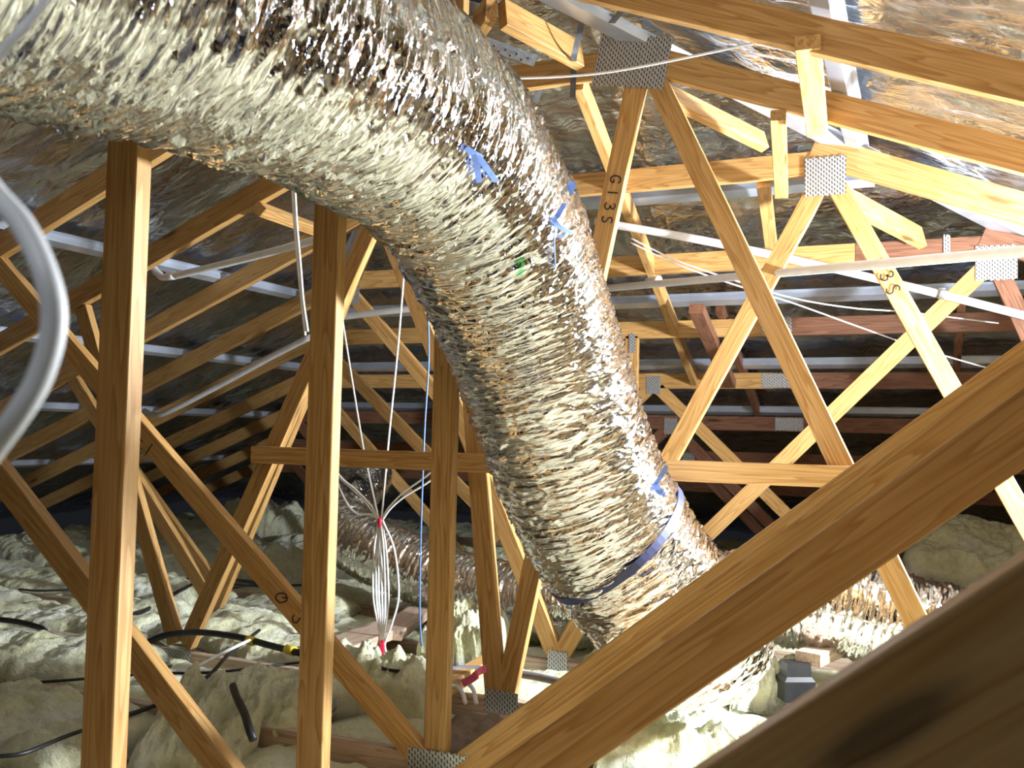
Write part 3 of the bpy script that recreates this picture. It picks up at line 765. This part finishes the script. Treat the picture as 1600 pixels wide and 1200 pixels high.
# ================================================================== INSULATION
def bed():
    nx, ny = 520, 480
    x = np.linspace(-7.0, 3.2, nx); y = np.linspace(0.2, 8.6, ny); Xg, Yg = np.meshgrid(x, y, indexing='ij')
    hgt = 0.055 + 0.055 * fbm(Xg / 0.42, Yg / 0.3, 5) + 0.016 * fbm(Xg / 0.07, Yg / 0.07, 2)
    # sinks beside the bottom chords so their tops show in places
    ph = np.abs(((Yg - TY(Z_) - 0.017) / S + 0.5) % 1 - 0.5) * S
    hgt -= 0.05 * np.exp(-(ph / 0.05) ** 2) * (pn(Xg / 0.5, np.round(Yg / S) * 3.7) > -0.15)
    hgt = np.clip(hgt, 0.01, 0.3)
    V_ = np.stack([Xg, Yg, hgt], -1).reshape(-1, 3)
    o = np_mesh('loose_insulation', V_, grid_faces(nx, ny), 'glasswool', None, True, None, (-2, 4, 0))
    tag(o, 'loose pale yellow glasswool spread over the attic floor', 'insulation', None, 'stuff')
bed()
BV = []
def batt_mesh(seed):
    rng = np.random.RandomState(seed); n, m_ = 84, 48
    u = np.linspace(-1, 1, n); v_ = np.linspace(-1, 1, m_); Ug, Vg = np.meshgrid(u, v_, indexing='ij')
    ox, oy = rng.rand(2) * 90
    prof = np.clip((1 - np.abs(Ug) ** 8) * (1 - np.abs(Vg) ** 8), 0, 1) ** 0.35
    ex = 1 + 0.10 * pn(Vg * 2 + ox, Ug * 0 + oy); ey = 1 + 0.14 * pn(Ug * 3 + oy, Vg * 0 + ox)
    X = Ug * 0.5 * ex; Y = Vg * 0.5 * ey
    z = prof * (1 + 0.6 * fbm(Ug * 2.2 + ox, Vg * 1.3 + oy, 5) + 0.08 * fbm(Ug * 14 + oy, Vg * 8 + ox, 3))
    z = np.clip(z, 0, 3)
    top = np.stack([X, Y, z], -1).reshape(-1, 3); bot = np.stack([X * 0.98, Y * 0.98, z * 0 - 0.25], -1).reshape(-1, 3)
    Ft = grid_faces(n, m_); Fb = grid_faces(n, m_)[:, ::-1] + n * m_
    idx = np.arange(n * m_).reshape(n, m_)
    rim = np.concatenate([idx[:, 0], idx[-1, 1:], idx[-2::-1, -1], idx[0, -2:0:-1]])
    r2 = np.roll(rim, -1); Fs = np.stack([rim, rim + n * m_, r2 + n * m_, r2], -1)
    me_o = np_mesh('insulation_batt', np.concatenate([top, bot]), np.concatenate([Ft, Fb, Fs]), 'glasswool')
    me = me_o.data; bpy.data.objects.remove(me_o, do_unlink=True)
    return me
for sd in range(9): BV.append(batt_mesh(sd))
def batt(X, Y, z, lx, ly, h, rz, label, tilt=(0, 0), group=None, var=None):
    o = bpy.data.objects.new('insulation_batt', BV[random.randrange(9) if var is None else var]); COL.objects.link(o)
    o.location = (X, Y, z); o.scale = (lx, ly, h); o.rotation_euler = (tilt[0], tilt[1], rz)
    return tag(o, label, 'insulation batt', group)
FB = []
def fbatt(px, py, z, lx, ly, h, rz, label, tilt=(0, 0), var=None):
    p = onZ(px, py, z - ZC + 0.02); FB.append((p[0], p[1])); batt(p[0], p[1], z, lx, ly, h, rz, label, tilt, 'glasswool batts on the floor', var)
fbatt(590, 1085, 0.07, 0.42, 0.30, 0.13, 0.25, 'thick cream batt with a cut face between the second and third king posts', (0.25, 0.05), 2)
fbatt(425, 1110, 0.06, 0.36, 0.34, 0.10, 0.1, 'smooth greyish cream batt in the shade left of the second king post', (0.3, 0), 5)
fbatt(320, 1150, 0.06, 0.30, 0.5, 0.13, 0.5, 'torn upright scrap of yellow batt at the bottom edge, left of the second king post', (0.2, 0.2), 1)
fbatt(60, 1040, 0.06, 0.9, 0.42, 0.10, 0.1, 'broad grey-white batt at the left edge beside the first king post', (0.1, 0), 3)
fbatt(40, 1150, 0.06, 0.8, 0.4, 0.10, -0.1, 'broad shaded batt in the lower left corner', (0.1, 0), 7)
fbatt(730, 1010, 0.08, 0.36, 0.25, 0.16, 0.1, 'upright yellow batt under the smaller duct beside the third king post', (0.35, 0), 4)
fbatt(1190, 1085, 0.05, 0.35, 0.25, 0.14, 0.6, 'bright yellow batt scrap beside the foot of the big duct', (0.2, 0.2), 6)
fbatt(1030, 1165, 0.05, 0.5, 0.3, 0.10, 0.6, 'glaring white batt at the bottom edge under the dark diagonals', (0.1, 0.1), 0)
fbatt(1540, 870, 0.35, 0.9, 0.5, 0.14, 0.3, 'dim leaning batt behind the dark diagonals at the right edge', (0.7, 0.2), 8)
fbatt(430, 900, 0.10, 0.5, 0.3, 0.16, 0.3, 'torn tuft of pale batt behind the long left diagonal', (0.3, 0.1), 1)
fbatt(415, 835, 0.08, 0.9, 0.45, 0.25, 0.3, 'large dim batt heaped behind the brace end', (0.1, 0.1), 3)
# the rows of batts between the bottom chords; only those in sight
ROW = {C_: 'before the first flat-topped truss', T1: 'just behind the first flat-topped truss', T2: 'just behind the second flat-topped truss', T3: 'behind the third flat-topped truss',
       T4: 'dimly behind the fourth flat-topped truss', T5: 'darkly behind the fifth flat-topped truss', T6: 'in the farthest dark row'}
ORD = ['leftmost', 'second from left', 'third from left', 'fourth from left', 'fifth from left', 'sixth from left', 'seventh from left', 'eighth from left', 'ninth from left', 'tenth from left']
def pix(p):
    q = np.array(p) - CAM; z = q @ CF
    return 800 + F * (q @ CR) / z, 600 - F * (q @ CU) / z
for k in range(C_, T7):
    yb = TY(k) + 0.035 + 0.28
    x = -6.6 + random.random() * 0.5; row = []
    while x < 2.6:
        L = random.uniform(0.55, 1.15)
        par = (x + L / 2, yb + random.uniform(-0.05, 0.05), 0.05, L, random.uniform(0.42, 0.55), random.uniform(0.06, 0.13), random.uniform(-0.1, 0.1), (random.uniform(-0.12, 0.12), random.uniform(-0.1, 0.1)))
        u_, v_ = pix((par[0], par[1], 0.1))
        if random.random() < 0.85 and not (k == C_ and -2.6 < x < 0.3) and not (k == T1 and -1.6 < x < -0.9) and -120 < u_ < 1640 and v_ < 1260 \
           and all(math.hypot(par[0] - fx, par[1] - fy) > 0.42 for fx, fy in FB):
            row.append(par)
        x += L * random.uniform(0.98, 1.15)
    for i_, par in enumerate(row):
        batt(*par[:7], 'glasswool batt %s, %s in row' % (ROW[k], ORD[i_]), par[7], 'glasswool batts on the floor')
# old brown batt in front of the double-web plate
p = onZ(745, 1165, -0.93)
o = bpy.data.objects.new('old_batt', BV[2].copy()); COL.objects.link(o); o.data.materials.clear(); o.data.materials.append(M['old_batt'])
o.location = (p[0] + 0.03, p[1] + 0.12, 0.02); o.scale = (0.46, 0.30, 0.075); tag(o, 'brown debris-covered batt heaped beside the third king post', 'insulation batt')

# ================================================================== FLOOR BITS
def fz(x, y, z=-0.88): return onZ(x, y, z)
def fcable(name, pix, r, mat, label, cat, z=-0.87, group=None, n=8):
    o = tube(name, [onZ(a, b, z) if len(q) == 2 else onZ(a, b, q[2]) for q in pix for a, b in [q[:2]]], r, mat, None, 8, n)
    return tag(o, label, cat, group)
hose = empty('irrigation_hose', tuple(fz(265, 990, -0.82)), 'thick black hose with yellow-banded joints lying by the V of webs', 'hose')
tube('hose_body', [fz(232, 1003, -0.86), fz(262, 992, -0.83), fz(310, 988, -0.82), (fz(370, 995, -0.82)), fz(420, 1008, -0.82), fz(475, 1022, -0.82)], 0.0125, 'black_rubber', hose, 12)
for a, b in (((388, 1000), (396, 1002.5)), ((448, 1014.5), (460, 1018))):
    tube('joint_band', [fz(*a, -0.82), fz(*b, -0.82)], 0.0175, 'yellow_band', hose, 12, 3)
fcable('black_cable', [(185, 966), (225, 955), (265, 932), (305, 912, -0.84), (340, 906, -0.84), (380, 908), (430, 916)], 0.010, 'black_rubber', 'black hose arching across the insulation behind the webs', 'hose', -0.85)
fcable('black_cable', [(0, 968), (30, 972), (60, 980), (70, 986)], 0.012, 'black_rubber', 'black dusty cable end poking out at the left edge', 'cable', -0.85)
fcable('black_cable', [(190, 1120), (235, 1105), (290, 1082), (330, 1052), (360, 1020), (405, 985)], 0.007, 'black_rubber', 'thin black cable curving up behind the second truss diagonal', 'cable', -0.84)
fcable('black_cable', [(0, 1182), (40, 1176), (110, 1148), (200, 1118)], 0.006, 'black_rubber', 'thin black cable across the shaded batts at lower left', 'cable', -0.85)
fcable('black_cable', [(60, 1066), (115, 1062), (200, 1055), (260, 1052), (340, 1050), (470, 1035)], 0.005, 'black_rubber', 'thin black cable running behind the first two king posts', 'cable', -0.865)
fcable('black_cable', [(30, 921), (70, 923), (150, 918), (210, 903), (300, 905), (390, 915), (480, 914)], 0.006, 'black_rubber', 'thin black cable far back over the insulation on the left', 'cable', -0.88)
fcable('black_conduit', [(364, 1072, -0.80), (370, 1090, -0.80), (382, 1115, -0.8), (390, 1140, -0.81), (396, 1156, -0.83)], 0.012, 'black_rubber', 'short bent black conduit between the first two king posts', 'conduit', -0.87)
fcable('white_stick', [(290, 1052), (345, 1022), (390, 1000)], 0.006, 'white_cable', 'pale stick lying across the insulation under the hose', 'stick', -0.80)
fcable('grey_conduit', [(560, 1048), (640, 1052), (720, 1046), (770, 1048), (830, 1056), (885, 1068)], 0.014, 'grey_conduit', 'grey conduit lying along the floor behind the third king post', 'conduit', -0.86)
fcable('black_cable', [(500, 1025), (540, 1022), (570, 1030), (600, 1045), (640, 1050)], 0.006, 'black_rubber', 'thin black cable looping below the red cable tie', 'cable', -0.83)
for i_, (pts, lab) in enumerate((([(696, 1066), (720, 1062), (738, 1075), (744, 1098)], 'outer white cable loop beside the foot of the third king post'),
                                 ([(696, 1074), (712, 1072), (722, 1082), (727, 1098)], 'inner white cable loop beside the foot of the third king post'))):
    fcable('white_cable', pts, 0.007, 'white_cable', lab, 'cable', -0.86)
def plank(pa, pb, w, t, label, z=-0.86, mat='grey_pine'):
    a, b = onZ(*pa, z), onZ(*pb, z)
    o = board('timber_offcut', a, b, w, t, mat, None, (0, 0, 1)); return tag(o, label, 'timber offcut', 'offcuts on the floor')
plank((505, 1030), (618, 985), 0.16, 0.04, 'pale dusty plank lying under the hanging cable bundle', -0.89)
plank((606, 1000), (656, 962), 0.12, 0.04, 'pale dusty plank behind the cable bundle', -0.89)
plank((690, 1088), (768, 1040), 0.06, 0.045, 'short orange offcut with a pink ribbon beside the third king post', -0.90, 'pine')
plank((1262, 1040), (1330, 1010), 0.09, 0.045, 'dusty pinkish timber end under the right-hand duct', -0.80)
o = ribbon('ribbon', [fz(722, 1068, -0.84), fz(738, 1060, -0.82), fz(748, 1050, -0.8), fz(760, 1044, -0.81)], CU, 0.025, 0.001, 'pink_ribbon'); tag(o, 'pink plastic ribbon on the orange offcut', 'ribbon')

# ================================================================== HANGING CABLES
YB = 3.30
def yc(pix, Y=YB): return [onY(a, b, q[0] if q else Y) for a, b, *q in pix]
bundle = empty('cable_bundle', tuple(onY(600, 1050, YB)), 'bundle of white cables gathered by two red ties hanging behind the third king post', 'cable bundle')
for pix in ([(633, 405), (622, 540), (608, 680), (600, 770), (596, 812)], [(534, 492), (548, 580), (568, 700), (584, 775), (592, 812)],
            [(500, 690), (530, 742), (556, 765), (580, 790), (592, 812)], [(500, 705), (530, 745), (565, 778), (592, 812)], [(510, 700), (530, 760), (545, 790), (560, 803), (580, 804), (594, 814)],
            [(700, 715), (665, 745), (630, 770), (606, 795), (597, 812)], [(700, 730), (665, 756), (632, 776), (610, 795), (598, 812)]):
    tube('cable', yc(pix), 0.0042, 'white_cable', bundle, 8)
for dx, top, bot in ((-12, 4, -6), (-7, 1, -3), (-3, 0, -1), (2, 2, 2), (7, -2, 4), (12, 2, 7), (28, -1, 5)):
    tube('cable', yc([(594 + dx * 0.12, 812, YB), (594 + dx * 0.8, 860, YB + top * 0.004), (595 + dx, 930, YB + bot * 0.004), (597 + dx * 0.55, 975, YB), (598 + dx * 0.12, 1008, YB), (600 + dx * 0.35, 1030, YB), (602 + dx * 0.8, 1052, YB)]), 0.0042, 'white_cable', bundle, 8)
for (a, b) in (((594, 809), (594, 824)), ((599, 1000), (597, 1030))):
    tube('cable_tie', yc([a, b]), 0.011, 'red_tape', bundle, 10, 3)
ribbon('cable_tie', yc([(597, 1004, YB - 0.012), (594, 1020, YB - 0.014), (593, 1034, YB - 0.012)]), CR, 0.012, 0.002, 'red_tape', bundle, 4)
for pix, lab in (([(456, 280), (460, 350), (466, 420), (472, 480), (477, 524)], 'left one of two white cables hanging beside the second king post'),
                 ([(460, 280), (464, 350), (470, 420), (474, 470), (481, 518)], 'right one of two white cables hanging beside the second king post')):
    tag(tube('white_cable', yc(pix, 2.55), 0.0042, 'white_cable'), lab, 'cable')
tag(tube('blue_cable', yc([(668, 470), (670, 560), (664, 660), (660, 760), (657, 860), (656, 960), (659, 1010)], 3.05), 0.0035, 'blue_cable'), 'thin blue cable hanging behind the third king post', 'cable')
tag(tube('white_cable', yc([(560, 118, 2.5), (785, 122, 2.55), (900, 118, 2.6), (985, 107, 2.6), (1110, 82, 2.56), (1240, 54, 2.50), (1310, 40, 2.47)]), 0.0038, 'white_cable'), 'white cable strung across the front of the large dark plate', 'cable')
for pix, lab in (([(985, 372), (1060, 408), (1160, 442), (1240, 466), (1330, 481), (1420, 488), (1560, 505)], 'upper of two thin white cables sagging behind the crossing webs'),
                 ([(985, 379), (1060, 414), (1160, 449), (1240, 474), (1340, 510), (1440, 545), (1560, 580)], 'lower of two thin white cables sagging behind the crossing webs')):
    tag(tube('white_cable', yc([(p_[0], p_[1], 3.8 + (p_[0] - 985) * 0.0012) for p_ in pix]), 0.003, 'white_cable'), lab, 'cable')
# big out-of-focus cable close to the lens at the left
tag(tube('white_cable', [atD(-60, 215, 0.40), atD(-18, 290, 0.39), atD(35, 352, 0.38), atD(72, 430, 0.37), atD(84, 505, 0.37), atD(62, 590, 0.37), (atD(20, 660, 0.37)), atD(-40, 740, 0.38)], 0.0050, 'white_cable', None, 12), 'thick blurred white cable looping in close to the lens at the left edge', 'cable')
tag(tube('white_cable', [atD(-60, 165, 0.5), atD(0, 85, 0.5), atD(45, 35, 0.5), atD(95, -30, 0.52)], 0.0028, 'white_cable', None, 10), 'blurred white cable crossing the upper left corner in front of the duct', 'cable')

# ================================================================== PVC CONDUITS
def conduit(pts, r, label, couplers=()):
    root = empty('pvc_conduit', tuple(pts[0]), label, 'conduit')
    tube('pipe', pts, r, 'white_pvc', root, 14, 6)
    for a, b in couplers: tube('coupling', [a, b], r * 1.18, 'white_pvc', root, 14, 3)
    return root
a, b = onY(930, 452, 4.35), onY(1660, 387, 2.92)
L_ = lambda t: a + (b - a) * t
conduit([a, L_(0.25), L_(0.5), L_(0.75), b], 0.0165, 'straight white conduit running right in front of the 13S web', ((onY(1012, 440, 4.12), onY(1030, 438, 4.07)),))
r2 = conduit([onY(930, 346, 3.62), onY(1100, 376, 3.72), onY(1240, 406, 3.90), onY(1345, 430, 4.12), onY(1470, 460, 4.12), onY(1620, 498, 4.12)], 0.0165, 'sagging white conduit clipped to the red diagonal web')
tube('pipe_clip', [onY(1466, 458, 4.12), onY(1478, 461.5, 4.12)], 0.021, 'galvanised_strap', r2, 12, 3)
cl = board('clip_tab', onY(1472, 450, 4.155), onY(1472, 466, 4.155), 0.026, 0.003, 'galvanised_strap', r2, (0, 1, 0))
conduit([onY(238, 416, 3.12), onY(248, 428, 3.08), onY(268, 432, 3.06), onY(380, 405, 3.02), onY(520, 368, 2.9)], 0.0155, 'white conduit with an elbow under the left slope, beside the second king post', ((onY(262, 432, 3.06), onY(273, 430, 3.057)),))
conduit([onY(226, 642, 4.40), onY(240, 648, 4.36), onY(262, 644, 4.33), onY(340, 604, 4.3), onY(420, 560, 4.2), onY(490, 524, 4.1)], 0.0165, 'dim white conduit bending low under the left slope', ())
conduit([onY(530, 496, 4.0), onY(600, 487, 4.0), onY(680, 479, 4.0)], 0.0165, 'short run of grey-white conduit between the second and third king posts')
# coil of thin black wire on the far end of the floor duct
rw = random.Random(4); c0 = onY(556, 768, 4.5); pts = []
for i_ in range(46):
    a_ = i_ * 1.25 + rw.uniform(-0.3, 0.3); rr_ = 0.05 + 0.035 * rw.random()
    pts.append(c0 + np.array([rr_ * math.cos(a_), 0.04 * rw.uniform(-1, 1), rr_ * math.sin(a_) * 1.0 + 0.02]))
tag(tube('wire_coil', pts, 0.0028, 'black_rubber', None, 6, 5), 'tangled coil of thin black wire above the floor duct beside the second king post', 'wire')
# black plastic fitting beside the foot of the big duct
p = onZ(1226, 1078, -0.88); q = (0.055, 0.045, 0.16); v = []
for zz, sc in ((0, 1.0), (0.07, 1.0), (0.085, 0.8), (0.13, 0.75)):
    v += [(-q[0] * sc, -q[1] * sc, zz), (q[0] * sc, -q[1] * sc, zz), (q[0] * sc, q[1] * sc, zz), (-q[0] * sc, q[1] * sc, zz)]
f = [(3, 2, 1, 0), (12, 13, 14, 15)] + [(a_ * 4 + j, a_ * 4 + (j + 1) % 4, a_ * 4 + 4 + (j + 1) % 4, a_ * 4 + 4 + j) for a_ in range(3) for j in range(4)]
o = link('duct_boot', v, f, 'black_rubber', None, False, Matrix.Translation((p[0] + 0.03, p[1] + 0.05, 0.10)) @ Matrix.Rotation(0.5, 4, 'Z'))
tag(o, 'black plastic boot fitting standing beside the foot of the big duct', 'duct fitting')
bpy.context.view_layer.update()
